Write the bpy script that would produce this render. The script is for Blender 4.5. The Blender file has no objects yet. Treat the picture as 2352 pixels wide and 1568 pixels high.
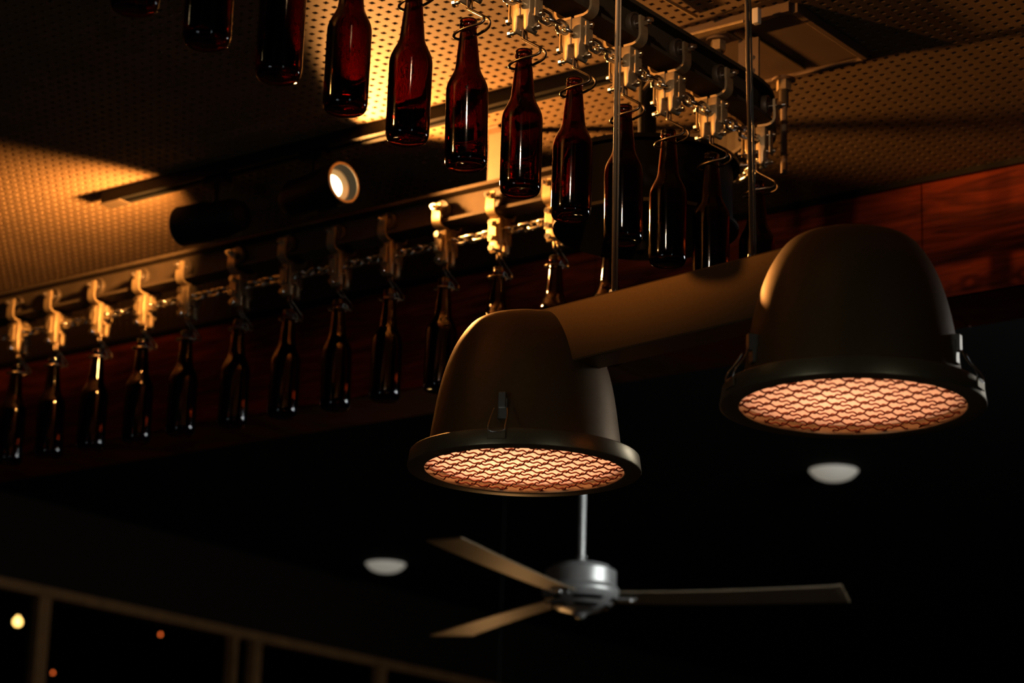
import bpy, bmesh, math, random
from mathutils import Vector, Matrix
random.seed(7)
PI = math.pi
scene = bpy.context.scene
C = scene.collection

# ------------------------------------------------------------------ camera
# 85 mm lens on a 36 mm frame, standing on the bar floor, pitched up 16 deg, rolled 1.8 deg.
FPX = 5553.0
TH, RO, PH = math.radians(16.0), math.radians(1.8), math.radians(37.4)
EYE = Vector((0, 0, 1.6))
up_c = Vector((math.sin(RO) * math.cos(TH), -math.cos(RO) * math.cos(TH), math.sin(TH)))   # world up, camera axes (right, down, forward)
fw_c = (Vector((0, 0, 1)) - up_c * up_c.z).normalized()
rt_c = fw_c.cross(up_c)
if rt_c.x < 0: rt_c.negate()
Fw = Vector((-math.sin(PH), math.cos(PH), 0)); Rw = Vector((math.cos(PH), math.sin(PH), 0)); Uw = Vector((0, 0, 1))
def c2w(v):
    return Rw * v.dot(rt_c) + Fw * v.dot(fw_c) + Uw * v.dot(up_c)
cam_d = bpy.data.cameras.new('camera'); cam = bpy.data.objects.new('camera', cam_d); C.objects.link(cam)
cam_d.sensor_width = 36.0; cam_d.lens = FPX * 36.0 / 2352.0; cam_d.clip_start = 0.05; cam_d.clip_end = 100
X, Y, Z = c2w(Vector((1, 0, 0))), c2w(Vector((0, -1, 0))), c2w(Vector((0, 0, -1)))
cam.matrix_world = Matrix(((X.x, Y.x, Z.x, EYE.x), (X.y, Y.y, Z.y, EYE.y), (X.z, Y.z, Z.z, EYE.z), (0, 0, 0, 1)))
cam_d.dof.use_dof = True; cam_d.dof.focus_distance = 3.6; cam_d.dof.aperture_fstop = 5.0
scene.camera = cam
def ray(x, y): return c2w(Vector(((x - 1176) / FPX, (y - 784) / FPX, 1.0)))
def atz(x, y, h): d = ray(x, y); return EYE + d * ((h - EYE.z) / d.z)
def atd(x, y, dep): return EYE + ray(x, y) * dep
def aty(x, y, Yv): d = ray(x, y); return EYE + d * (Yv / d.y)
def atx(x, y, Xv): d = ray(x, y); return EYE + d * (Xv / d.x)

# ------------------------------------------------------------------ world, exposure
w = bpy.data.worlds.new('world'); scene.world = w; w.use_nodes = True
w.node_tree.nodes['Background'].inputs[0].default_value = (0.5, 0.6, 0.7, 1)
w.node_tree.nodes['Background'].inputs[1].default_value = 0.0008
vs = scene.view_settings
vs.view_transform = 'Standard'; vs.look = 'None'; vs.exposure = 0.0; vs.gamma = 1.0; vs.use_curve_mapping = False
scene.cycles.use_denoising = True
scene.cycles.caustics_refractive = False; scene.cycles.caustics_reflective = False
scene.cycles.sample_clamp_indirect = 4.0
scene.cycles.max_bounces = 10; scene.cycles.transmission_bounces = 9; scene.cycles.glossy_bounces = 4; scene.cycles.diffuse_bounces = 2
scene.cycles.use_adaptive_sampling = True; scene.cycles.adaptive_threshold = 0.06

WARM = (1.0, 0.39, 0.09)
E_HEAD1, E_HEAD2, E_HEAD3, E_HEAD4 = 95.0, 118.0, 110.0, 18.0
E_BULB = 0.70
E_ADDED_LAMP = 2.6
WINDOW_L = 3.4

# ------------------------------------------------------------------ materials
def mat(name, col, rough=0.5, metal=0.0, spec=0.5, noise=None, bump=None, emit=None):
    m = bpy.data.materials.new(name); m.use_nodes = True
    nt = m.node_tree; b = nt.nodes['Principled BSDF']
    b.inputs['Base Color'].default_value = (*col, 1); b.inputs['Roughness'].default_value = rough
    b.inputs['Metallic'].default_value = metal; b.inputs['Specular IOR Level'].default_value = spec
    if noise:
        sc, amt = noise
        tc = nt.nodes.new('ShaderNodeTexCoord'); n = nt.nodes.new('ShaderNodeTexNoise'); n.inputs['Scale'].default_value = sc; n.inputs['Detail'].default_value = 6
        nt.links.new(tc.outputs['Object'], n.inputs['Vector'])
        r = nt.nodes.new('ShaderNodeValToRGB')
        r.color_ramp.elements[0].position = 0.3; r.color_ramp.elements[1].position = 0.7
        r.color_ramp.elements[0].color = (*[c * (1 - amt) for c in col], 1); r.color_ramp.elements[1].color = (*[min(1, c * (1 + amt)) for c in col], 1)
        nt.links.new(n.outputs['Fac'], r.inputs['Fac']); nt.links.new(r.outputs['Color'], b.inputs['Base Color'])
        if bump:
            bp = nt.nodes.new('ShaderNodeBump'); bp.inputs['Strength'].default_value = bump; bp.inputs['Distance'].default_value = 0.002
            nt.links.new(n.outputs['Fac'], bp.inputs['Height']); nt.links.new(bp.outputs['Normal'], b.inputs['Normal'])
    if emit:
        b.inputs['Emission Color'].default_value = (*emit[0], 1); b.inputs['Emission Strength'].default_value = emit[1]
    return m
M = {}
M['ceiling'] = mat('perforated_board_paint', (0.21, 0.140, 0.072), 0.7, noise=(9, 0.10))
M['backing'] = mat('black_acoustic_felt', (0.006, 0.006, 0.005), 0.95, spec=0.1)
M['zinc'] = mat('zinc_plated_steel', (0.42, 0.32, 0.18), 0.45, 0.6, noise=(120, 0.12))
M['bolt'] = mat('bright_zinc_bolt', (0.82, 0.80, 0.74), 0.22, 1.0)
M['chain'] = mat('bright_chain_steel', (0.78, 0.76, 0.68), 0.24, 1.0, noise=(90, 0.12))
M['hook'] = mat('dark_spring_wire', (0.13, 0.10, 0.07), 0.3, 1.0)
M['rail'] = mat('rail_dark_paint', (0.050, 0.038, 0.024), 0.7, 0.0, spec=0.12, noise=(30, 0.15))
M['rubber'] = mat('brown_nylon_wheel', (0.05, 0.038, 0.025), 0.5)
M['black'] = mat('black_enamel', (0.002, 0.002, 0.002), 0.6, spec=0.06)
M['blackmatt'] = mat('black_powder_coat', (0.005, 0.005, 0.004), 0.6, spec=0.2)
M['mount'] = mat('mount_plate_paint', (0.13, 0.085, 0.05), 0.6, 0.0, noise=(14, 0.15))
M['bronze'] = mat('bronze_lamp_metal', (0.23, 0.138, 0.048), 0.5, 0.6, noise=(220, 0.06))
M['rimmetal'] = mat('bronze_rim_metal', (0.38, 0.29, 0.155), 0.36, 0.7, noise=(220, 0.06))
M['wire'] = mat('rusty_grille_wire', (0.34, 0.085, 0.035), 0.5, 0.3)
M['cable'] = mat('steel_cable_sleeve', (0.20, 0.15, 0.09), 0.45, 0.2)
M['alu'] = mat('brushed_aluminium', (0.66, 0.67, 0.63), 0.38, 0.55, noise=(60, 0.05))
M['blade'] = mat('fan_blade_veneer', (0.27, 0.20, 0.115), 0.45, noise=(8, 0.15))
M['ceil2'] = mat('black_ceiling_paint', (0.005, 0.005, 0.004), 0.9, spec=0.15)
M['darkwall'] = mat('dark_wall_paint', (0.014, 0.009, 0.006), 0.9, spec=0.15)
M['trim'] = mat('oak_trim', (0.22, 0.11, 0.04), 0.6, spec=0.2, noise=(12, 0.2))
M['floor'] = mat('dark_floor_board', (0.10, 0.065, 0.04), 0.6, noise=(5, 0.3))
M['white'] = mat('white_opal_glass', (0.75, 0.73, 0.68), 0.35, emit=((1.0, 0.92, 0.76), 0.20))  # faint glow added to the unlit domes in place of daylight on them
M['white_nylon'] = mat('white_nylon', (0.7, 0.66, 0.55), 0.5)
M['inner'] = mat('white_reflector', (0.85, 0.80, 0.72), 0.5)

def wood():
    m = bpy.data.materials.new('red_stained_wood'); m.use_nodes = True; nt = m.node_tree; b = nt.nodes['Principled BSDF']
    tc = nt.nodes.new('ShaderNodeTexCoord'); mp = nt.nodes.new('ShaderNodeMapping'); mp.inputs['Scale'].default_value = (1.6, 1, 16)
    mp.inputs['Rotation'].default_value = (0, math.radians(4), 0)
    n = nt.nodes.new('ShaderNodeTexNoise'); n.inputs['Scale'].default_value = 3.2; n.inputs['Detail'].default_value = 9; n.inputs['Distortion'].default_value = 1.3
    r = nt.nodes.new('ShaderNodeValToRGB'); e = r.color_ramp.elements
    e[0].position = 0.32; e[0].color = (0.055, 0.009, 0.003, 1); e[1].position = 0.72; e[1].color = (0.30, 0.045, 0.010, 1)
    nt.links.new(tc.outputs['Object'], mp.inputs['Vector']); nt.links.new(mp.outputs['Vector'], n.inputs['Vector'])
    nt.links.new(n.outputs['Fac'], r.inputs['Fac']); nt.links.new(r.outputs['Color'], b.inputs['Base Color'])
    b.inputs['Roughness'].default_value = 0.7; b.inputs['Specular IOR Level'].default_value = 0.15
    return m
M['wood'] = wood()
def glass(name, col, ior=1.5, rough=0.0):
    m = bpy.data.materials.new(name); m.use_nodes = True; nt = m.node_tree; nt.nodes.clear()
    g = nt.nodes.new('ShaderNodeBsdfGlass'); g.inputs['Color'].default_value = (*col, 1); g.inputs['IOR'].default_value = ior; g.inputs['Roughness'].default_value = rough
    o = nt.nodes.new('ShaderNodeOutputMaterial'); nt.links.new(g.outputs[0], o.inputs['Surface'])
    return m
def tinted_bottle():
    # clear reflection at the surface, amber tint only in what passes through
    m = bpy.data.materials.new('amber_bottle_glass'); m.use_nodes = True; nt = m.node_tree; nt.nodes.clear()
    rf = nt.nodes.new('ShaderNodeBsdfRefraction'); rf.inputs['Color'].default_value = (0.42, 0.13, 0.04, 1); rf.inputs['IOR'].default_value = 1.5; rf.inputs['Roughness'].default_value = 0.02
    gl = nt.nodes.new('ShaderNodeBsdfGlossy'); gl.inputs['Roughness'].default_value = 0.06
    fr = nt.nodes.new('ShaderNodeFresnel'); fr.inputs['IOR'].default_value = 1.5
    mx = nt.nodes.new('ShaderNodeMixShader'); o = nt.nodes.new('ShaderNodeOutputMaterial')
    n = nt.nodes.new('ShaderNodeTexNoise'); n.inputs['Scale'].default_value = 900
    tc = nt.nodes.new('ShaderNodeTexCoord'); nt.links.new(tc.outputs['Object'], n.inputs['Vector'])
    bp = nt.nodes.new('ShaderNodeBump'); bp.inputs['Strength'].default_value = 0.05; bp.inputs['Distance'].default_value = 0.0005
    nt.links.new(n.outputs['Fac'], bp.inputs['Height']); nt.links.new(bp.outputs['Normal'], gl.inputs['Normal'])
    nt.links.new(fr.outputs[0], mx.inputs[0]); nt.links.new(rf.outputs[0], mx.inputs[1]); nt.links.new(gl.outputs[0], mx.inputs[2]); nt.links.new(mx.outputs[0], o.inputs['Surface'])
    return m
M['amber'] = tinted_bottle()
M['pane'] = glass('window_pane_glass', (0.9, 0.92, 0.92), 1.45)
def emitter(name, col, s):
    m = bpy.data.materials.new(name); m.use_nodes = True; nt = m.node_tree; nt.nodes.clear()
    e = nt.nodes.new('ShaderNodeEmission'); e.inputs[0].default_value = (*col, 1); e.inputs[1].default_value = s
    o = nt.nodes.new('ShaderNodeOutputMaterial'); nt.links.new(e.outputs[0], o.inputs['Surface'])
    return m
M['lens'] = emitter('lit_spot_lens', (1.0, 0.70, 0.36), 10)
M['daylight'] = emitter('daylight_window', (0.80, 0.93, 1.0), WINDOW_L)
M['rear_fill'] = emitter('rear_fill_panes', (0.94, 0.97, 1.0), 12.0)  # glowing panes added to brighten the fan from the right
M['bulb_y'] = emitter('warm_bulb', (1.0, 0.55, 0.14), 6)
M['bulb_r'] = emitter('red_bulb', (1.0, 0.16, 0.03), 3)
def diffuser():
    m = bpy.data.materials.new('frosted_heat_lamp_glass'); m.use_nodes = True; nt = m.node_tree; nt.nodes.clear()
    t = nt.nodes.new('ShaderNodeBsdfTranslucent'); t.inputs[0].default_value = (0.95, 0.86, 0.76, 1)
    o = nt.nodes.new('ShaderNodeOutputMaterial'); nt.links.new(t.outputs[0], o.inputs['Surface'])
    return m
M['diffuser'] = diffuser()

# ------------------------------------------------------------------ mesh helpers
class MB:
    def __init__(s): s.v = []; s.f = []
    def add(s, vs, fs):
        o = len(s.v); s.v += [tuple(v) for v in vs]; s.f += [tuple(i + o for i in f) for f in fs]; return s
    def box(s, x0, x1, y0, y1, z0, z1):
        return s.add([(x0, y0, z0), (x1, y0, z0), (x1, y1, z0), (x0, y1, z0), (x0, y0, z1), (x1, y0, z1), (x1, y1, z1), (x0, y1, z1)],
                     [(0, 3, 2, 1), (4, 5, 6, 7), (0, 1, 5, 4), (1, 2, 6, 5), (2, 3, 7, 6), (3, 0, 4, 7)])
    def cyl(s, p0, p1, r0, r1=None, n=16, caps=True):
        p0, p1 = Vector(p0), Vector(p1); r1 = r0 if r1 is None else r1
        d = (p1 - p0).normalized(); a = d.orthogonal().normalized(); b = d.cross(a)
        vs, fs = [], []
        for p, r in ((p0, r0), (p1, r1)):
            for k in range(n):
                t = 2 * PI * (k + 0.5) / n; vs.append(p + (a * math.cos(t) + b * math.sin(t)) * r)
        for k in range(n): fs.append((k, (k + 1) % n, n + (k + 1) % n, n + k))
        if caps: fs.append(tuple(range(n))[::-1]); fs.append(tuple(range(n, 2 * n)))
        return s.add(vs, fs)
    def tube(s, pts, r, n=8, closed=False):
        P = [Vector(p) for p in pts]; m = len(P); vs, fs = [], []
        prev = None
        for i, p in enumerate(P):
            if closed: t = (P[(i + 1) % m] - P[i - 1]).normalized()
            else: t = (P[min(i + 1, m - 1)] - P[max(i - 1, 0)]).normalized()
            if prev is None: a = t.orthogonal().normalized()
            else:
                a = prev - t * prev.dot(t); a.normalize()
            prev = a; b = t.cross(a)
            for k in range(n):
                q = 2 * PI * k / n; vs.append(p + (a * math.cos(q) + b * math.sin(q)) * r)
        for i in range(m if closed else m - 1):
            j = (i + 1) % m
            for k in range(n): fs.append((i * n + k, i * n + (k + 1) % n, j * n + (k + 1) % n, j * n + k))
        if not closed: fs.append(tuple(range(n))[::-1]); fs.append(tuple((m - 1) * n + k for k in range(n)))
        return s.add(vs, fs)
    def lathe(s, prof, n=48, center=(0, 0, 0), axis='z'):
        vs, fs = [], []; cx, cy, cz = center
        for r, z in prof:
            for k in range(n):
                t = 2 * PI * k / n
                if axis == 'z': vs.append((cx + r * math.cos(t), cy + r * math.sin(t), cz + z))
                else: vs.append((cx + z, cy + r * math.cos(t), cz + r * math.sin(t)))
        for i in range(len(prof) - 1):
            for k in range(n): fs.append((i * n + k, i * n + (k + 1) % n, (i + 1) * n + (k + 1) % n, (i + 1) * n + k))
        return s.add(vs, fs)
    def sweep(s, prof, frames, closed_prof=True):
        # prof: list of (lateral, up); frames: list of (origin, lateral dir, up dir)
        n = len(prof); vs, fs = [], []
        for o, l, u in frames:
            for a, b in prof: vs.append(Vector(o) + Vector(l) * a + Vector(u) * b)
        for i in range(len(frames) - 1):
            for k in range(n if closed_prof else n - 1): fs.append((i * n + k, i * n + (k + 1) % n, (i + 1) * n + (k + 1) % n, (i + 1) * n + k))
        fs.append(tuple(range(n))[::-1]); fs.append(tuple((len(frames) - 1) * n + k for k in range(n)))
        return s.add(vs, fs)
    def mesh(s, name, m, smooth=None, bevel=0, merge=False):
        me = bpy.data.meshes.new(name); me.from_pydata(s.v, [], s.f); me.validate()
        bm = bmesh.new(); bm.from_mesh(me)
        if merge: bmesh.ops.remove_doubles(bm, verts=bm.verts, dist=1e-6)
        bmesh.ops.recalc_face_normals(bm, faces=bm.faces)
        if bevel: bmesh.ops.bevel(bm, geom=[e for e in bm.edges], offset=bevel, segments=2, affect='EDGES', profile=0.5)
        bm.to_mesh(me); bm.free()
        me.materials.append(m)
        if smooth is not None:
            me.polygons.foreach_set('use_smooth', [True] * len(me.polygons))
            if smooth < 170: me.set_sharp_from_angle(angle=math.radians(smooth))
        return me
    def build(s, name, m, parent=None, smooth=None, bevel=0, merge=False):
        return link(name, s.mesh(name, m, smooth, bevel, merge), parent)
def link(name, me, parent=None):
    o = bpy.data.objects.new(name, me); C.objects.link(o)
    if parent: o.parent = parent
    return o
def tag(o, label, cat, group=None):
    o['label'] = label; o['category'] = cat
    if group: o['group'] = group
    return o
def thing(name, label, cat, loc=(0, 0, 0), rz=0.0, group=None):
    o = bpy.data.objects.new(name, None); C.objects.link(o); o.location = loc; o.rotation_euler = (0, 0, rz); o.empty_display_size = 0.05
    return tag(o, label, cat, group)
def struct(o): o['kind'] = 'structure'; return o
ORD = ['first', 'second', 'third', 'fourth', 'fifth', 'sixth', 'seventh', 'eighth', 'ninth', 'tenth', 'eleventh', 'twelfth', 'thirteenth', 'fourteenth', 'fifteenth', 'sixteenth']

# ------------------------------------------------------------------ setting
CZ = 3.283            # bar ceiling
WY = 4.14             # wooden bulkhead face
PITCH, HOLE, THK = 0.022, 0.0092, 0.011
h00 = atz(1011.9, 54.2, CZ)
def build_ceiling():
    i0, i1 = int((-4.4 - h00.x) / PITCH), int((-1.25 - h00.x) / PITCH)
    j0, j1 = int((2.1 - h00.y) / PITCH), int((WY - 0.012 - h00.y) / PITCH)
    v, f = [], []
    nx, ny = i1 - i0 + 1, j1 - j0 + 1
    for j in range(ny + 1):
        for i in range(nx + 1): v.append((h00.x + (i0 + i - 0.5) * PITCH, h00.y + (j0 + j - 0.5) * PITCH, CZ))
    g = lambda i, j: j * (nx + 1) + i
    hh = HOLE / 2
    for j in range(ny):
        for i in range(nx):
            cx, cy = h00.x + (i0 + i) * PITCH, h00.y + (j0 + j) * PITCH; o = len(v)
            for z in (CZ, CZ + THK):
                v += [(cx - hh, cy - hh, z), (cx + hh, cy - hh, z), (cx + hh, cy + hh, z), (cx - hh, cy + hh, z)]
            c = [g(i, j), g(i + 1, j), g(i + 1, j + 1), g(i, j + 1)]
            for k in range(4):
                k2 = (k + 1) % 4
                f.append((c[k], o + k, o + k2, c[k2])); f.append((o + k, o + 4 + k, o + 4 + k2, o + k2))
    xa, xb = v[0][0], v[nx][0]; ya, yb = v[0][1], v[g(0, ny)][1]
    X0, X1, Y0, Y1 = -6.5, 5.0, -3.4, WY
    for (a, b, c_, d) in ((X0, X1, Y0, ya), (X0, xa, ya, yb), (xb, X1, ya, yb), (X0, X1, yb, Y1)):
        o = len(v); v += [(a, c_, CZ), (b, c_, CZ), (b, d, CZ), (a, d, CZ)]; f.append((o, o + 3, o + 2, o + 1))
    me = bpy.data.meshes.new('ceiling'); me.from_pydata(v, [], f); me.materials.append(M['ceiling'])
    o = struct(link('ceiling', me)); o['label'] = 'perforated board ceiling with rows of small square holes'
    b = MB().box(X0, X1, Y0, Y1, CZ + 0.05, CZ + 0.06).build('acoustic_backing', M['backing'], o)
build_ceiling()
# wooden bulkhead between the bar and the room behind it: boards on the face, wooden soffit
BZ, WY2 = 3.026, 4.35
bulk = struct(link('wall_bulkhead', MB().box(-8.0, 5.0, WY + 0.012, WY2, BZ + 0.012, CZ + 0.35).mesh('wall_bulkhead', M['darkwall'])))
xs = [-8.0, -6.2, -5.0, -3.8, -2.94, -2.14, -0.9, 0.8, 2.6, 5.0]
for a, b in zip(xs[:-1], xs[1:]):
    MB().box(a + 0.0015, b - 0.0015, WY, WY + 0.012, BZ, CZ).build('panel', M['wood'], bulk)
    MB().box(a + 0.0015, b - 0.0015, WY + 0.0005, WY2, BZ, BZ + 0.012).build('soffit_panel', M['wood'], bulk)
struct(MB().box(-8.0, 5.0, WY - 0.012, WY - 0.0005, CZ - 0.012, CZ - 0.0005).build('trim_1', M['blackmatt']))
# room behind
CZ2, LX = 3.6, -7.259
struct(MB().box(-12, 6, WY2 - 0.001, 16, CZ2, CZ2 + 0.1).build('ceiling_rear', M['ceil2']))
wl = struct(MB().box(LX - 0.12, LX, WY2, 16, 3.262, CZ2).build('wall_left', M['darkwall']))
struct(MB().box(-12, 6, 16, 16.1, 0, CZ2).build('wall_rear', M['darkwall']))
struct(MB().box(-12, -11.9, WY2, 16, 0, CZ2).build('wall_far_left', M['darkwall']))
struct(MB().box(-12, 6, -3.5, 16.1, -0.1, 0).build('floor', M['floor']))
struct(MB().box(LX - 0.07, LX + 0.012, WY2, 16, 3.222, 3.262).build('trim_2', M['trim']))
post_px = [(104, 1400), (541, 1510), (592, 1515), (878, 1560)]
pys = sorted(atx(p[0], p[1], LX).y for p in post_px)
for k, py in enumerate(pys):
    t = [0.062, 0.03, 0.05, 0.062][k]
    struct(MB().box(LX - 0.05, LX, py - t / 2, py + t / 2, 0, 3.222).build('trim_%d' % (k + 3), M['trim']))
edges = [WY2 + 0.01] + pys + [11.5]
for k in range(5):
    struct(MB().box(LX - 0.03, LX - 0.026, edges[k] + 0.034, edges[k + 1] - 0.034, 0.9, 3.221).build('window_%d' % (k + 1), M['pane']))
# walls behind the photographer, with daylight windows, plus one added beside the fan
wb = struct(MB().box(-6.5, 5.0, -3.5, -3.4, 0, CZ).build('wall_back', M['darkwall']))
wr = struct(MB().box(5.0, 5.1, -3.4, 16, 0, CZ2).build('wall_right', M['darkwall']))
struct(MB().box(-1.0, -0.9, WY2, 9.0, 0, CZ2).build('wall_rear_right', M['darkwall']))
struct(MB().box(-6.6, -6.5, -3.4, WY - 0.02, 0, CZ).build('wall_bar_left', M['darkwall']))
n_win = 6
def daylight_window(axis, wall, a0, a1, z0, z1, nx, nz, m_day='daylight'):
    # a wooden frame on the wall with bright panes; axis 'y': on the back wall, 'x': on the right wall
    global n_win
    bx = (lambda m_, u0, u1, d0, d1, w0, w1: m_.box(u0, u1, wall + d0, wall + d1, w0, w1)) if axis == 'y' else (lambda m_, u0, u1, d0, d1, w0, w1: m_.box(wall - d1, wall - d0, u0, u1, w0, w1))
    f_ = struct(bx(MB(), a0 - 0.05, a1 + 0.05, 0.001, 0.04, z0 - 0.05, z1 + 0.05).build('window_%d' % n_win, M['trim'])); n_win += 1
    du, dz = (a1 - a0) / nx, (z1 - z0) / nz
    for a in range(nx):
        for b in range(nz):
            bx(MB(), a0 + a * du + 0.015, a0 + (a + 1) * du - 0.015, 0.041, 0.045, z0 + b * dz + 0.015, z0 + (b + 1) * dz - 0.015).build('pane', M[m_day], f_)
daylight_window('y', -3.4, -2.5, -1.5, 1.0, 1.9, 4, 2)
daylight_window('x', 5.0, -1.3, -0.7, 0.6, 2.1, 1, 2)
daylight_window('x', -1.0, 4.7, 6.5, 2.95, 3.45, 4, 1, 'rear_fill')  # unseen high window, added for cool light on the fan motor

# ------------------------------------------------------------------ conveyor: rail, mount, drive drum
NX, FY, ZT = -2.022, 3.475, 3.07          # near line, far line, trolley origin height
RC = 0.2; CC = Vector((NX - RC, FY - RC, 0))
def path(n_arc=14, y0=1.5, x1=-4.7):
    pts = [(Vector((NX, y0, 0)), Vector((1, 0, 0))), (Vector((NX, FY - RC, 0)), Vector((1, 0, 0)))]
    for k in range(1, n_arc):
        t = PI / 2 * k / n_arc; d = Vector((math.cos(t), math.sin(t), 0)); pts.append((CC + d * RC, d))
    pts += [(Vector((NX - RC, FY, 0)), Vector((0, 1, 0))), (Vector((x1, FY, 0)), Vector((0, 1, 0)))]
    return pts
def at_s(s):
    # arc length from y = 1.5 on the near line: point, tangent angle (0 on the near line, pi/2 on the far line)
    L1 = FY - RC - 1.5; LA = PI / 2 * RC
    if s < L1: return Vector((NX, 1.5 + s, 0)), 0.0
    if s < L1 + LA:
        t = (s - L1) / RC; return CC + Vector((math.cos(t), math.sin(t), 0)) * RC, t
    return Vector((NX - RC - (s - L1 - LA), FY, 0)), PI / 2
def s_near(y): return y - 1.5
def s_far(x): return (FY - RC - 1.5) + PI / 2 * RC + (NX - RC - x)

conv = thing('bottle_conveyor', 'overhead conveyor rail turning a corner below the perforated ceiling, carrying the bottles', 'conveyor', (0, 0, 0))
w1, w2, wb_ = 0.0245, 0.022, 0.003
prof = [(-w1, 3.114), (w1, 3.114), (w1, 3.1205), (wb_, 3.1225), (wb_, 3.170), (w2, 3.172), (w2, 3.179), (-w2, 3.179), (-w2, 3.172), (-wb_, 3.170), (-wb_, 3.1225), (-w1, 3.1205)]
MB().sweep(prof, [(p, l, (0, 0, 1)) for p, l in path()]).build('rail', M['rail'], conv)
for yh in (1.75, 2.2):
    MB().box(NX - 0.006, NX + 0.006, yh - 0.02, yh + 0.02, 3.179, CZ - 0.0005).build('hanger_strap', M['rail'], conv)
for xh in (-2.70, -4.30):
    MB().box(xh - 0.019, xh + 0.019, FY - 0.014, FY - 0.008, 3.179, CZ - 0.0005).build('hanger_strap', M['mount'], conv, bevel=0.001)
    MB().box(xh - 0.024, xh + 0.024, FY - 0.04, FY + 0.02, CZ - 0.006, CZ - 0.0005).build('hanger_foot', M['mount'], conv, bevel=0.001)
# ceiling mount above the corner
px0, px1, py0, py1 = -2.235, -1.918, 3.256, 3.498
mp = MB().box(px0, px1, py0, py1, CZ - 0.012, CZ - 0.0005).build('mount_plate', M['mount'], conv, bevel=0.0015)
for (a, b, c_, d) in ((px0, px1, py0 - 0.012, py0 + 0.002), (px0, px1, py1 - 0.002, py1 + 0.010), (px0 - 0.01, px0 + 0.002, py0, py1), (px1 - 0.002, px1 + 0.010, py0, py1)):
    MB().box(a, b, c_, d, CZ - 0.018, CZ - 0.0006).build('mount_rim', M['mount'], conv, bevel=0.001)
MB().box(-2.03, -2.027, py0 + 0.01, py1 - 0.01, CZ - 0.0145, CZ - 0.0122).build('mount_seam', M['rail'], conv)
MB().box(-2.155, -2.000, 3.232, 3.252, CZ - 0.0235, CZ - 0.0182).build('mount_angle', M['zinc'], conv, bevel=0.001)
MB().box(-2.115, -2.045, 3.252, 3.315, CZ - 0.024, CZ - 0.0182).build('mount_angle', M['mount'], conv, bevel=0.001)
# gusset of the mount: a slanting flat
MB().sweep([(-0.003, -0.012), (0.003, -0.012), (0.003, 0.012), (-0.003, 0.012)], [(Vector((-2.135, 3.235, CZ - 0.016)), (0, 1, 0), (0.8, 0, 0.6)), (Vector((-2.195, 3.235, CZ - 0.095)), (0, 1, 0), (0.8, 0, 0.6))]).build('gusset', M['zinc'], conv)
MB().sweep([(-0.0025, -0.02), (0.0025, -0.02), (0.0025, 0.02), (-0.0025, 0.02)], [(Vector((-2.03, 3.30, CZ - 0.024)), (0, 1, 0), (1, 0, 0)), (Vector((-2.03, 3.30, 3.178)), (0, 1, 0), (1, 0, 0))]).build('post_plate', M['mount'], conv)
for zz in (3.222, 3.198):
    MB().cyl((-2.023, 3.2975, zz), (-2.023, 3.2905, zz), 0.0045, n=10).build('post_screw', M['bolt'], conv, smooth=40)
for (bx, by) in ((-2.075, 3.272), (-2.072, 3.487)):
    big = MB().cyl((bx, by, CZ - 0.024), (bx, by, CZ - 0.028), 0.021, n=24).build('washer', M['mount'], conv, smooth=40)
    MB().cyl((bx, by, CZ - 0.028), (bx, by, CZ - 0.046), 0.0135, n=6).build('hex_head', M['zinc'], conv)
    MB().cyl((bx, by, CZ - 0.046), (bx, by, CZ - 0.075), 0.0085, n=18).build('sleeve', M['rail'], conv, smooth=40)
    MB().cyl((bx, by, CZ - 0.075), (bx, by, 3.08), 0.006, n=14).build('threaded_rod', M['mount'], conv, smooth=40)
# cable tie on the rim and the conduit that feeds the drive, lying on the ceiling
cp = atz(1738, 22, CZ - 0.02)
MB().box(cp.x - 0.006, cp.x + 0.006, cp.y - 0.006, cp.y + 0.006, CZ - 0.046, CZ - 0.0185).build('cable_tie', M['white_nylon'], conv, bevel=0.0015)
ca, cb_ = atz(1430, -60, CZ - 0.004), atz(1600, 38, CZ - 0.004)
MB().tube([ca, ca * 0.5 + cb_ * 0.5 + Vector((0, 0, -0.001)), cb_], 0.0032, 8).build('conduit', M['zinc'], conv, smooth=180)
# drive drum inside the corner
dx, dy = CC.x, CC.y
for (r, z0, z1) in ((0.162, 3.050, 3.058), (0.150, 2.945, 3.050), (0.158, 2.936, 2.945)):
    MB().lathe([(0.0001, z0), (r, z0), (r, z1), (0.0001, z1)], 64, (dx, dy, 0)).build('drum', M['black'], conv, smooth=40)
MB().lathe([(0.159, 0), (0.1605, 0), (0.1605, 0.006), (0.159, 0.006)], 64, (dx, dy, 2.9375)).build('drum_band', M['rail'], conv, smooth=40)
MB().cyl((dx, dy, 2.90), (dx, dy, CZ - 0.0125), 0.016, n=20).build('drum_axle', M['black'], conv, smooth=40)
MB().box(dx - 0.15, dx + 0.04, dy - 0.012, dy + 0.012, 3.0585, 3.075).build('tension_arm', M['blackmatt'], conv, bevel=0.002)

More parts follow.
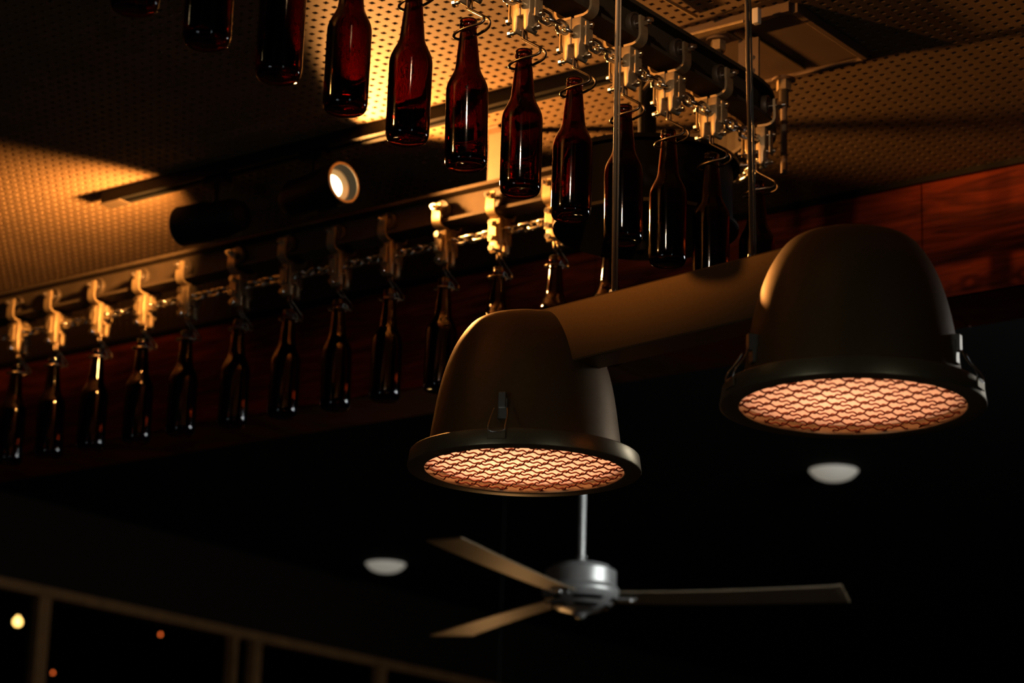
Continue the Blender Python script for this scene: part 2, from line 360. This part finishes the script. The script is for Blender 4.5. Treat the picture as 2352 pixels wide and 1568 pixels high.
# ------------------------------------------------------------------ trolleys, hooks
def bm_mesh(name, build, m, bevel=0.0, seg=2, smooth=None):
    mb = MB(); build(mb); return mb.mesh(name, m, smooth, bevel)
def half_block(s):
    mb = MB(); a, b = (0.0005, 0.018) if s > 0 else (-0.018, -0.0005)
    # profile in the lateral-up plane: body with a narrower fork cheek below
    P = [(a if s > 0 else b, 0.031), (0.018 * s, 0.031), (0.018 * s, -0.008), (0.0155 * s, -0.016), (0.0155 * s, -0.031), (0.012 * s, -0.037), (0.0075 * s, -0.037), (0.0055 * s, -0.030), (0.0055 * s, -0.012), (0.0005 * s, -0.012)]
    n = len(P); vs = [(x, -0.013, z) for x, z in P] + [(x, 0.013, z) for x, z in P]
    fs = [tuple(range(n)), tuple(range(2 * n - 1, n - 1, -1))] + [(k, n + k, n + (k + 1) % n, (k + 1) % n) for k in range(n)]
    mb.add(vs, fs); return mb.mesh('block_half', M['zinc'], 50, 0.0016)
T = {}
T['half'] = [half_block(1), half_block(-1)]
T['plate'] = bm_mesh('side_plate', lambda b: b.box(-0.0015, 0.0015, -0.009, 0.009, -0.016, 0.023), M['zinc'], 0.0005)
def bolt_mesh(name, hl, r=0.003, hr=0.0058):
    b = MB(); b.cyl((-hl, 0, 0), (hl, 0, 0), r, n=12)
    b.cyl((hl - 0.009, 0, 0), (hl - 0.003, 0, 0), hr, n=6); b.cyl((-hl, 0, 0), (-hl + 0.005, 0, 0), hr, n=10)
    return b.mesh(name, M['bolt'], 35)
T['bolt'] = bolt_mesh('clamp_bolt', 0.0325); T['pivot'] = bolt_mesh('pivot_bolt', 0.029)
def strap_mesh(s):
    pts = [(0.003, 0.0335), (0.020, 0.0340), (0.0265, 0.0362), (0.0315, 0.0405), (0.0335, 0.0465), (0.0335, 0.056), (0.0325, 0.068), (0.0325, 0.080)]
    t = 0.0022; top, bot = [], []
    for i, (x, z) in enumerate(pts):
        x0, z0 = pts[max(i - 1, 0)]; x1, z1 = pts[min(i + 1, len(pts) - 1)]
        d = Vector((x1 - x0, 0, z1 - z0)).normalized(); nn = Vector((-d.z, 0, d.x))
        top.append((x + nn.x * t, z + nn.z * t)); bot.append((x - nn.x * t, z - nn.z * t))
    P = top + bot[::-1]; n = len(P)
    mb = MB(); vs = [(x * s, -0.010, z) for x, z in P] + [(x * s, 0.010, z) for x, z in P]
    m_ = len(pts)
    fs = [(k, k + 1, n - 2 - k, n - 1 - k) for k in range(m_ - 1)] + [(n + n - 1 - k, n + n - 2 - k, n + k + 1, n + k) for k in range(m_ - 1)]
    fs += [(k, n + k, n + (k + 1) % n, (k + 1) % n) for k in range(n)]
    mb.add(vs, fs); return mb.mesh('strap', M['zinc'], 40)
T['strap'] = [strap_mesh(1), strap_mesh(-1)]
def wheel_mesh():
    b = MB(); b.lathe([(0.0001, -0.005), (0.007, -0.005), (0.008, -0.0035), (0.0155, -0.0035), (0.0165, -0.005), (0.019, -0.005), (0.0195, -0.004), (0.0195, 0.004), (0.019, 0.005), (0.0165, 0.005), (0.0155, 0.0035), (0.008, 0.0035), (0.007, 0.005), (0.0001, 0.005)], 28, axis='x')
    return b.mesh('wheel', M['rubber'], 30)
T['wheel'] = wheel_mesh()
def axle_mesh(s):
    b = MB(); b.cyl((0.009 * s, 0, 0), (0.051 * s, 0, 0), 0.0035, n=12); b.cyl((0.036 * s, 0, 0), (0.045 * s, 0, 0), 0.0068, n=6)
    return b.mesh('axle_bolt', M['bolt'], 35)
T['axle'] = [axle_mesh(1), axle_mesh(-1)]
def smooth_path(P, it=2):
    P = [Vector(p) for p in P]
    for _ in range(it):
        Q = [P[0]]
        for a, b in zip(P[:-1], P[1:]): Q += [a * 0.75 + b * 0.25, a * 0.25 + b * 0.75]
        Q.append(P[-1]); P = Q
    return P
def hook_mesh():
    half = [(0, 0.0045, -0.031), (0, 0.0045, -0.044), (0.0, 0.0045, -0.047), (0.029, 0.0055, -0.0655), (0.0335, 0.006, -0.0695), (0.0345, 0.007, -0.0755), (0.030, 0.009, -0.0800), (0.018, 0.0125, -0.0815), (0.004, 0.0150, -0.083), (-0.010, 0.0145, -0.085), (-0.021, 0.009, -0.0865), (-0.0245, 0.0, -0.087)]
    full = half + [(x, -y, z) for x, y, z in half[:-1][::-1]]
    b = MB(); b.tube(smooth_path(full), 0.0021, 8); return b.mesh('hook', M['hook'], 180)
T['hook'] = hook_mesh()
def make_trolley(loc, rz, label, group, hz=0.0, hooked=True):
    t = thing('bottle_trolley', label, 'trolley', loc, rz, group)
    for k in (0, 1): link('block_half', T['half'][k], t)
    for s in (1, -1):
        link('side_plate', T['plate'], t).location = (0.0242 * s, 0, 0)
    for zz in (0.0185, -0.0105): link('clamp_bolt', T['bolt'], t).location = (0, 0, zz)
    link('pivot_bolt', T['pivot'], t).location = (0, 0, -0.031)
    for k, s in ((0, 1), (1, -1)):
        st = link('strap', T['strap'][k], t)
        link('wheel', T['wheel'], st).location = (0.0165 * s, 0, 0.071)
        link('axle_bolt', T['axle'][k], st).location = (0, 0, 0.071)
    link('hook', T['hook'], t).rotation_euler = (0, 0, hz)
    return t
# ------------------------------------------------------------------ bottles
def bottle_mesh():
    out = [(0.0001, 0.004), (0.012, 0.0032), (0.020, 0.0012), (0.0245, 0.0), (0.0268, 0.0012), (0.0284, 0.0036), (0.0295, 0.0070), (0.0302, 0.0110), (0.0305, 0.0165), (0.0305, 0.060), (0.0305, 0.112), (0.0302, 0.118), (0.0290, 0.1245), (0.0265, 0.1310), (0.0235, 0.1370), (0.0205, 0.1430), (0.0184, 0.1490), (0.0174, 0.1550), (0.0165, 0.165), (0.0150, 0.180), (0.0135, 0.195), (0.0122, 0.208), (0.0119, 0.2125), (0.0128, 0.2138), (0.0133, 0.2155), (0.0133, 0.2180), (0.0126, 0.2195), (0.0123, 0.2205), (0.0128, 0.2225), (0.0126, 0.2248), (0.0115, 0.2258), (0.0098, 0.2250), (0.0092, 0.2230)]
    inn = [(0.0092, 0.205), (0.0112, 0.190), (0.0140, 0.160), (0.0152, 0.1500), (0.0176, 0.1425), (0.0208, 0.1360), (0.0240, 0.1300), (0.0264, 0.1235), (0.0276, 0.117), (0.0278, 0.110), (0.0278, 0.060), (0.0278, 0.014), (0.0262, 0.0090), (0.020, 0.0072), (0.012, 0.0078), (0.0001, 0.0085)]
    b = MB(); b.lathe(out + inn, 56); return b.mesh('beer_bottle', M['amber'], 180)
BOT = bottle_mesh()
BZ0 = 2.7802
def place(kind_row, k, s, label_pos, px_tilt):
    p, a = at_s(s)
    near = kind_row == 'near'
    rowname = 'front row' if near else 'back row'
    o = link('beer_bottle', BOT); o.location = (p.x, p.y, BZ0)
    lip = Vector((p.x, p.y, BZ0 + 0.2135))
    # hang from the neck with a slight individual swing
    R = Matrix.Rotation(px_tilt[0], 4, 'X') @ Matrix.Rotation(px_tilt[1], 4, 'Y') @ Matrix.Rotation(random.uniform(0, 6), 4, 'Z')
    o.matrix_world = Matrix.Translation(lip) @ R @ Matrix.Translation((0, 0, -0.2135))
    tag(o, 'amber glass bottle hanging in the %s, %s' % (rowname, label_pos), 'bottle', 'bottles in the %s' % rowname)
    tr = make_trolley((p.x, p.y, ZT), a, 'zinc roller trolley on the %s rail, %s' % ('front' if near else 'back', label_pos), 'trolleys on the conveyor', random.uniform(-0.06, 0.06))
near_y = [1.868, 1.994, 2.130, 2.263, 2.394, 2.518, 2.652, 2.782, 2.916, 3.042, 3.170]
for k, yy in enumerate(near_y):
    place('near', k, s_near(yy), '%s from the left' % ORD[k], (random.uniform(-0.012, 0.012), random.uniform(-0.012, 0.012)))
place('near', 11, (FY - RC - 1.5) + 0.05, 'last, at the corner behind the right cable', (0, 0))
far_x = [-4.046, -3.925, -3.786, -3.650, -3.520, -3.370, -3.230, -3.097, -2.964, -2.826, -2.694, -2.560, -2.437]
for k, xx in enumerate(far_x):
    place('far', k, s_far(xx), '%s from the left' % ORD[k], (random.uniform(-0.015, 0.015), random.uniform(-0.02, 0.02)))
# ------------------------------------------------------------------ chain
def link_mesh():
    r, hw, hl = 0.0033, 0.0078, 0.0143
    P = []
    for k in range(9):
        t = -PI / 2 + PI * k / 8; P.append((hw * math.sin(t), hl - hw + hw * math.cos(t), 0))
    for k in range(9):
        t = PI / 2 + PI * k / 8; P.append((hw * math.sin(t), -(hl - hw) + hw * math.cos(t), 0))
    b = MB(); b.tube(P, r, 8, closed=True); return b.mesh('chain_link', M['chain'], 180)
LM = link_mesh()
chain = thing('conveyor_chain', 'bright steel link chain strung through the trolleys along both rows', 'chain', (0, 0, 0))
s, i = 0.30, 0
s_end = s_far(-4.16)
while s < s_end:
    p, a = at_s(s)
    l = link('chain_link', LM, chain); l.rotation_mode = 'QUATERNION'
    l.matrix_local = Matrix.Translation((p.x, p.y, 3.078)) @ Matrix.Rotation(a, 4, 'Z') @ Matrix.Rotation((PI / 2 if i % 2 else 0.0) + random.uniform(0.25, 0.55), 4, 'Y')
    s += 0.0220; i += 1

# ------------------------------------------------------------------ track lighting
TY = 3.314
trk = thing('lighting_track', 'black grooved lighting track on the ceiling above the back row', 'lighting track', (0, 0, 0))
tl = atz(235, 445, CZ - 0.006).x
tp = [(-0.018, -0.026), (-0.006, -0.026), (-0.006, -0.016), (0.006, -0.016), (0.006, -0.026), (0.018, -0.026), (0.018, -0.0006), (-0.018, -0.0006)]
MB().sweep(tp, [(Vector((tl, TY, CZ)), (0, 1, 0), (0, 0, 1)), (Vector((-2.26, TY, CZ)), (0, 1, 0), (0, 0, 1))]).build('track', M['blackmatt'], trk)
MB().box(tl - 0.006, tl + 0.055, TY - 0.019, TY + 0.019, CZ - 0.029, CZ - 0.0268).build('end_feed', M['rail'], trk, bevel=0.001)
def head(name, label, loc, aim, energy, cone=104, blend=0.35, stem_to=CZ - 0.027, color=WARM, soft=0.02, power=2.3):
    # loc: centre of the front rim; the head looks along +X of its own frame, turned to aim
    t = thing('track_spotlight', label, 'spotlight', loc)
    d = Vector(aim).normalized()
    q = d.to_track_quat('X', 'Z').to_matrix().to_4x4()
    L, R = 0.165, 0.041
    body = MB(); body.lathe([(0.0001, -L), (0.018, -L), (0.030, -L + 0.010), (R * 0.93, -L + 0.03), (R * 0.93, -0.075), (R, -0.070), (R, -0.001), (R - 0.002, 0.0), (R - 0.0045, -0.001), (R - 0.006, -0.012), (0.030, -0.030), (0.0001, -0.032)], 40, axis='x')
    bo = body.build('body', M['blackmatt'], t, smooth=40); bo.matrix_local = q
    rim = MB(); rim.lathe([(R - 0.0045, -0.0006), (R - 0.0048, 0.0010), (R - 0.0005, 0.0012), (R + 0.0006, -0.0006), (R - 0.0005, -0.0012)], 40, axis='x'); ro = rim.build('front_ring', M['ring'], t, smooth=60); ro.matrix_local = q
    lens = MB(); lens.lathe([(0.0001, -0.0275), (0.0215, -0.0275), (0.0225, -0.0285), (0.0225, -0.0315)], 32, axis='x'); le = lens.build('lens', M['lens'], t, smooth=40); le.matrix_local = q
    ref = MB(); ref.lathe([(0.0228, -0.0285), (0.031, -0.0240), (0.0335, -0.0205), (0.0338, -0.0195), (0.0330, -0.0195), (0.0305, -0.0232), (0.0226, -0.0278)], 40, axis='x'); re_ = ref.build('reflector', M['ring'], t, smooth=60); re_.matrix_local = q
    bx = -0.085 if abs(d.z) < 0.4 else -0.12
    base = Vector(loc) + d * bx
    st = MB(); st.cyl(d * bx + Vector((0, 0, 0.030)), (d.x * bx, d.y * bx, stem_to - loc[2]), 0.0055, n=14); st.build('stem', M['blackmatt'], t, smooth=40)
    ad = MB(); ad.box(d.x * bx - 0.03, d.x * bx + 0.03, d.y * bx - 0.015, d.y * bx + 0.015, stem_to - loc[2] - 0.013, stem_to - loc[2]); ad.build('adapter', M['blackmatt'], t, bevel=0.002)
    ld = bpy.data.lights.new('spot_light', 'SPOT'); ld.energy = energy; ld.color = color; ld.spot_size = math.radians(cone); ld.spot_blend = blend; ld.shadow_soft_size = soft
    # reflector lamp: most of the light goes forward, little spills to the side
    ld.use_nodes = True; nt = ld.node_tree; em = nt.nodes['Emission']
    tc = nt.nodes.new('ShaderNodeTexCoord'); sx = nt.nodes.new('ShaderNodeSeparateXYZ'); ab = nt.nodes.new('ShaderNodeMath'); ab.operation = 'ABSOLUTE'
    pw = nt.nodes.new('ShaderNodeMath'); pw.operation = 'POWER'; pw.inputs[1].default_value = power
    nt.links.new(tc.outputs['Normal'], sx.inputs[0]); nt.links.new(sx.outputs['Z'], ab.inputs[0]); nt.links.new(ab.outputs[0], pw.inputs[0]); nt.links.new(pw.outputs[0], em.inputs['Strength'])
    lo = bpy.data.objects.new('spot_light', ld); C.objects.link(lo); lo.parent = t
    lo.matrix_local = Matrix.Translation(d * (-0.004)) @ d.to_track_quat('-Z', 'Y').to_matrix().to_4x4()
    return t
M['ring'] = mat('pale_lamp_reflector', (0.75, 0.62, 0.42), 0.35, 0.2)
p1 = aty(418, 520, TY); p2 = aty(790, 419, TY)
head('track_spotlight', 'black cylinder spotlight on the track seen from its side, facing left', tuple(p1), (-1, -0.08, 0.01), E_HEAD1, power=5.0, cone=124)
head('track_spotlight', 'lit track spotlight whose bright lens faces the viewer', tuple(p2), (1, -0.09, 0.04), E_HEAD2, cone=110)
head('track_spotlight', 'black spotlight on the ceiling left of the near end of the front row', (-2.75, 1.45, 3.17), (0.64, 1.0, 0.0), E_HEAD3, cone=48, blend=0.9, stem_to=CZ - 0.0006)
head('track_spotlight', 'black spotlight on the ceiling above the near end of the front row', (-1.50, 1.86, 3.17), (-0.52, 1.0, -0.24), E_HEAD4, cone=40, blend=0.5, stem_to=CZ - 0.0006, soft=0.026, power=0.0, color=(1, 0.68, 0.46))

# ------------------------------------------------------------------ twin heat lamp
LL = atd(1204, 1083, 3.5); LR = atz(1958, 937, LL.z)
bd = (LR - LL); blen = bd.length; bd.normalize(); bn = Vector((-bd.y, bd.x, 0))
lamp = thing('heat_lamp', 'twin bronze dome heat lamp with glowing wire-guarded faces, hung on two cables', 'heat lamp', tuple((LL + LR) / 2))
base = (LL + LR) / 2
RR = 0.1695
dome_prof = [(0.1400, 0.0), (0.1388, 0.022), (0.1348, 0.050), (0.1290, 0.089), (0.1210, 0.123), (0.1095, 0.155), (0.0985, 0.175), (0.086, 0.1925), (0.073, 0.2010), (0.052, 0.2058), (0.032, 0.2080), (0.0001, 0.209)]
def smooth_prof(P, it=2):
    for _ in range(it):
        Q = [P[0]]
        for a, b in zip(P[:-1], P[1:]): Q += [(a[0] * .75 + b[0] * .25, a[1] * .75 + b[1] * .25), (a[0] * .25 + b[0] * .75, a[1] * .25 + b[1] * .75)]
        Q.append(P[-1]); P = Q
    return P
RIMH = 0.0235
def wire_mesh(half_len, phase):
    p = 0.0256; P = []; n = max(8, int(half_len * 2 / 0.0014))
    for k in range(n + 1):
        s_ = -half_len + 2 * half_len * k / n
        P.append((s_, 0, 0.0012 * math.cos(2 * PI * s_ / (p * 2 / 3) + phase)))
    b = MB(); b.tube(P, 0.00115, 6); return b
def lamp_head(center, k, latches, label):
    c = center - base
    dm = MB(); dm.lathe([(r, z + RIMH) for r, z in smooth_prof(dome_prof)], 72)
    dm.lathe([(0.1395, RIMH), (0.1645, RIMH - 0.0005)], 72)
    d = dm.build('dome', M['bronze'], lamp, smooth=50); d.location = c; d['label'] = label
    inn = MB(); inn.lathe([(r - 0.003, z + RIMH - 0.001) for r, z in smooth_prof(dome_prof)[:-1]] + [(0.0001, 0.229)], 48); inn.build('dome_lining', M['inner'], d, smooth=180)
    rim = MB(); rim.lathe([(0.150, RIMH + 0.0008), (0.1655, RIMH + 0.0008), (0.1668, RIMH - 0.0004), (RR + 0.0004, 0.0022), (RR - 0.0002, 0.0006), (RR - 0.0016, 0.0), (0.1460, 0.0), (0.1448, 0.0010), (0.1445, 0.0030), (0.1445, 0.012), (0.150, RIMH - 0.001), (0.150, RIMH + 0.0008)], 128); rim.build('rim', M['rimmetal'], d, smooth=35)
    ln = MB(); ln.lathe([(0.0001, 0.0135), (0.1455, 0.0135)], 64); ln.build('diffuser', M['diffuser'], d, smooth=180)
    # woven grille, wires at 63 and 153 degrees of compass heading from the view
    for q, hd in ((0, 63.0), (1, 153.0)):
        h = math.radians(hd); wd = Rw * math.sin(h) + Fw * math.cos(h); wn = Vector((-wd.y, wd.x, 0)); ang = math.atan2(wd.y, wd.x)
        for m_ in range(-6, 7):
            off = (m_ + 0.37) * 0.0256
            if abs(off) > 0.139: continue
            hl = math.sqrt(0.1442 ** 2 - off ** 2)
            wm = wire_mesh(hl, (PI if (m_ + q) % 2 else 0.0)).build('grille_wire', M['wire'], d, smooth=180)
            wm.location = wn * off + Vector((0, 0, 0.0050)); wm.rotation_euler = (0, 0, ang)
    for az in latches:                    # azimuth measured from the direction towards the viewer
        a = math.radians(az); dv = -Fw * math.cos(a) + Rw * math.sin(a); ang = math.atan2(dv.y, dv.x)
        lb = MB(); lb.box(0.133, 0.142, -0.007, 0.007, RIMH + 0.020, RIMH + 0.050); lb.box(0.131, 0.1465, -0.0055, 0.0055, RIMH + 0.036, RIMH + 0.058)
        lo = lb.build('latch', M['zinclatch'], d, bevel=0.0012); lo.rotation_euler = (0, 0, ang)
        lw = MB(); lw.tube(smooth_path([(0.150, -0.009, RIMH + 0.034), (0.157, -0.012, RIMH + 0.020), (0.170, -0.012, RIMH + 0.004), (0.1715, -0.012, RIMH - 0.006), (0.1715, 0.012, RIMH - 0.006), (0.170, 0.012, RIMH + 0.004), (0.157, 0.012, RIMH + 0.020), (0.150, 0.009, RIMH + 0.034)], 1), 0.0012, 6); wo = lw.build('latch_wire', M['bolt'], d, smooth=180); wo.rotation_euler = (0, 0, ang)
        lp = MB(); lp.box(0.1695, 0.1718, -0.013, 0.013, RIMH - 0.016, RIMH - 0.003); po = lp.build('latch_plate', M['rimmetal'], d, bevel=0.0006); po.rotation_euler = (0, 0, ang)
    ld = bpy.data.lights.new('heat_bulb', 'POINT'); ld.energy = E_BULB; ld.color = (1.0, 0.44, 0.25); ld.shadow_soft_size = 0.03
    lo = bpy.data.objects.new('heat_bulb', ld); C.objects.link(lo); lo.parent = d
    lo.location = Rw * (-0.025) + Fw * (0.02) + Vector((0, 0, 0.135))
    return d
M['zinclatch'] = mat('latch_steel', (0.52, 0.47, 0.38), 0.3, 0.9)
lamp_head(LL, 0, [-14, 180], 'dome on the far left end of the beam')
lamp_head(LR, 1, [60, -72, 180], 'dome on the near right end of the beam')
# beam between the domes
hb = blen / 2
zb0, zb1 = RIMH + 0.116, RIMH + 0.2060
bm_ = MB(); bm_.box(-hb + 0.030, hb - 0.030, -0.028, 0.028, zb0, zb1)
bo = bm_.build('beam', M['bronze'], lamp, bevel=0.003); bo.rotation_euler = (0, 0, math.atan2(bd.y, bd.x))
ztop = base.z + zb1
for (bx, by, tx, ty_) in ((1401, 655, 1418, 0), (1722, 580, 1715, 0)):
    # foot of the cable on the top of the beam
    best = None
    for q in range(200):
        tt = -hb + 2 * hb * q / 199; P = base + bd * tt; P.z = ztop
        c_ = P - EYE; d_ = ray(bx, by); e = (c_ - d_ * (c_.dot(d_) / d_.dot(d_))).length
        if best is None or e < best[0]: best = (e, P.copy())
    foot = best[1]; dep = (foot - EYE).dot(c2w(Vector((0, 0, 1))))
    top = atd(tx, ty_, dep * 0.995); u_ = (top - foot); u_ = u_ / u_.z
    end = foot + u_ * (CZ - foot.z)
    cb = MB(); cb.tube([foot - base, (foot + end) / 2 - base, end - base], 0.0030, 10); cb.build('cable', M['cable'], lamp, smooth=180)
    cd = MB(); cd.tube([foot - base + Vector((0.0040, 0.0025, 0)), (foot * 0.7 + end * 0.3) - base + Vector((0.0044, 0.002, 0)), end - base + Vector((0.004, 0.0025, 0))], 0.0014, 8); cd.build('cord', M['cable'], lamp, smooth=180)
    fe = MB(); fe.cyl(foot - base, foot - base + Vector((0, 0, 0.012)), 0.006, n=14); fe.build('cable_ferrule', M['alu'], lamp, smooth=40)

# ------------------------------------------------------------------ ceiling fan in the room behind
fd = 6.5
fp = atd(1332, 1421, fd)
fan = thing('ceiling_fan', 'three-blade ceiling fan with brushed metal motor on a long rod', 'ceiling fan', tuple(fp))
FS = 1.1             # motor scale
MB().cyl((0, 0, 0.138), (0, 0, CZ2 - fp.z - 0.03), 0.0095, n=20).build('rod', M['alu'], fan, smooth=60)
MB().lathe([(0.0001, CZ2 - fp.z - 0.075), (0.02, CZ2 - fp.z - 0.075), (0.06, CZ2 - fp.z - 0.03), (0.065, CZ2 - fp.z - 0.0006)], 32).build('canopy', M['alu'], fan, smooth=50)
MB().cyl((-0.016, 0.0, 0.168), (0.016, 0.0, 0.168), 0.004, n=10).build('rod_pin', M['alu'], fan, smooth=40)
MB().lathe([(0.087, 0.082), (0.0872, 0.118), (0.082, 0.1215), (0.073, 0.1235), (0.070, 0.131), (0.045, 0.137), (0.0001, 0.1405)], 64).build('motor', M['alu'], fan, smooth=40).scale = (FS, FS, FS)
MB().lathe([(0.052, 0.0215), (0.070, 0.030), (0.085, 0.043), (0.0935, 0.058), (0.0955, 0.066), (0.0945, 0.073), (0.090, 0.079), (0.087, 0.082)], 64).build('motor_ring', M['alu'], fan, smooth=60).scale = (FS, FS, FS)
MB().lathe([(0.0001, 0.0), (0.008, 0.001), (0.014, 0.006), (0.0185, 0.013), (0.030, 0.0155), (0.052, 0.0215)], 48).build('bottom_cap', M['alu'], fan, smooth=60).scale = (FS, FS, FS)
tocam = math.atan2(-Fw.y, -Fw.x)
for (rr, zz, off) in ((0.0875, 0.0455, 0.0012), (0.069, 0.0292, 0.0012)):
    for g_ in range(5):
        a0 = tocam + math.radians(12 + 72 * g_ - 36 + 10); a1 = a0 + math.radians(50)
        sb = MB(); vs_ = []
        for q in range(9):
            a = a0 + (a1 - a0) * q / 8
            for (dr, dz) in ((0.004, -0.0005), (-0.003, -0.0062), (-0.003, -0.0046), (0.004, 0.0012)):
                vs_.append(((rr + dr) * math.cos(a), (rr + dr) * math.sin(a), zz + dz))
        fs_ = [(q * 4 + k, q * 4 + (k + 1) % 4, q * 4 + 4 + (k + 1) % 4, q * 4 + 4 + k) for q in range(8) for k in range(4)] + [(0, 1, 2, 3), (35, 34, 33, 32)]
        sb.add(vs_, fs_); sb.build('vent_slot', M['blackmatt'], fan, smooth=180).scale = (FS, FS, FS)
for ang, zt, tl_ in ((-82.6, 0.083, -4), (37.4, 0.092, -11), (157.4, 0.044, -4)):
    a = math.radians(ang)
    bl = MB(); N = 12; vs_ = []
    tilt = math.radians(tl_)
    for q in range(N + 1):
        u_ = q / N; r_ = 0.105 + (0.716 - 0.105) * u_; wq = 0.042 + 0.020 * u_
        for (sy, dz) in ((-1, -0.002), (1, -0.002), (1, 0.002), (-1, 0.002)):
            rx = r_ + (0.020 * sy if q == N else 0)
            yy = sy * wq
            vs_.append((rx, yy * math.cos(tilt), 0.062 + (zt - 0.062) * u_ ** 1.5 + dz + yy * math.sin(tilt)))
    fs_ = [(q * 4 + k, q * 4 + (k + 1) % 4, q * 4 + 4 + (k + 1) % 4, q * 4 + 4 + k) for q in range(N) for k in range(4)] + [(3, 2, 1, 0), tuple(N * 4 + k for k in range(4))]
    bl.add(vs_, fs_); b_ = bl.build('blade', M['blade'], fan, bevel=0); b_.rotation_euler = (0, 0, a)
    br = MB(); br.box(0.084, 0.150, -0.018, 0.018, 0.0535, 0.0575); bi = br.build('blade_iron', M['alu'], b_, bevel=0.001)
    for sx, sy in ((0.135, 0.010), (0.135, -0.010), (0.115, 0.0)):
        MB().cyl((sx, sy, 0.0535), (sx, sy, 0.0505), 0.0045, n=10).build('screw', M['bolt'], b_, smooth=40)
# ------------------------------------------------------------------ small ceiling lights and bulbs
for (x, y, lab) in ((1915, 1079, 'white dome ceiling light below the right heat lamp dome'), (886, 1294, 'white dome ceiling light left of the fan')):
    P = atz(x, y, CZ2)
    dome = thing('dome_light', lab, 'ceiling light', tuple(P), 0, 'dome ceiling lights')
    MB().lathe([(0.0001, -0.0006), (0.088, -0.0006), (0.088, -0.006), (0.082, -0.008)], 48).build('base_ring', M['white'], dome, smooth=40)
    MB().lathe([(0.084, -0.007), (0.078, -0.017), (0.064, -0.028), (0.044, -0.036), (0.022, -0.040), (0.0001, -0.041)], 48).build('glass_bowl', M['white'], dome, smooth=180)
for (x, y, d_, r, m_, lab) in ((40, 1428, 10.9, 0.020, 'bulb_y', 'glowing amber bulb beyond the left window'), (368, 1457, 10.6, 0.0055, 'bulb_r', 'small red light near the window head'), (121, 1545, 10.9, 0.0055, 'bulb_r', 'small red light low beside the window post')):
    P = atd(x, y, d_)
    b_ = thing('hanging_bulb', lab, 'bulb', tuple(P))
    MB().lathe([(0.0001, -r), (r * 0.5, -r * 0.87), (r * 0.87, -r * 0.5), (r, 0), (r * 0.87, r * 0.5), (r * 0.5, r * 0.87), (r * 0.3, r * 1.3), (0.0001, r * 1.35)], 20).build('globe', M[m_], b_, smooth=180)
    MB().cyl((0, 0, r * 1.3), (0, 0, CZ2 - P.z), 0.002, n=8).build('cord', M['blackmatt'], b_)

# unseen warm lamp added below the view to light fan blades and window trim
P = Vector((-4.75, 6.2, 2.36))
fill_lamp = thing('added_lamp', 'added warm lamp, unseen, lighting the fan and trim of the room behind', 'added lamp', tuple(P))
MB().lathe([(0.06, 0.05), (0.055, 0.075), (0.04, 0.10), (0.02, 0.12), (0.0001, 0.122)], 40).build('shade', M['inner'], fill_lamp, smooth=60)
MB().lathe([(0.0001, -0.03), (0.02, -0.022), (0.03, 0.0), (0.02, 0.025), (0.012, 0.05), (0.0001, 0.051)], 24).build('globe', M['bulb_y'], fill_lamp, smooth=180)
MB().cyl((0, 0, 0.12), (0, 0, CZ2 - P.z), 0.003, n=8).build('cord', M['blackmatt'], fill_lamp)
ld = bpy.data.lights.new('added_lamp_light', 'POINT'); ld.energy = E_ADDED_LAMP; ld.color = (1.0, 0.5, 0.18); ld.shadow_soft_size = 0.03
lo = bpy.data.objects.new('added_lamp_light', ld); C.objects.link(lo); lo.parent = fill_lamp; lo.location = (0, 0, -0.07)
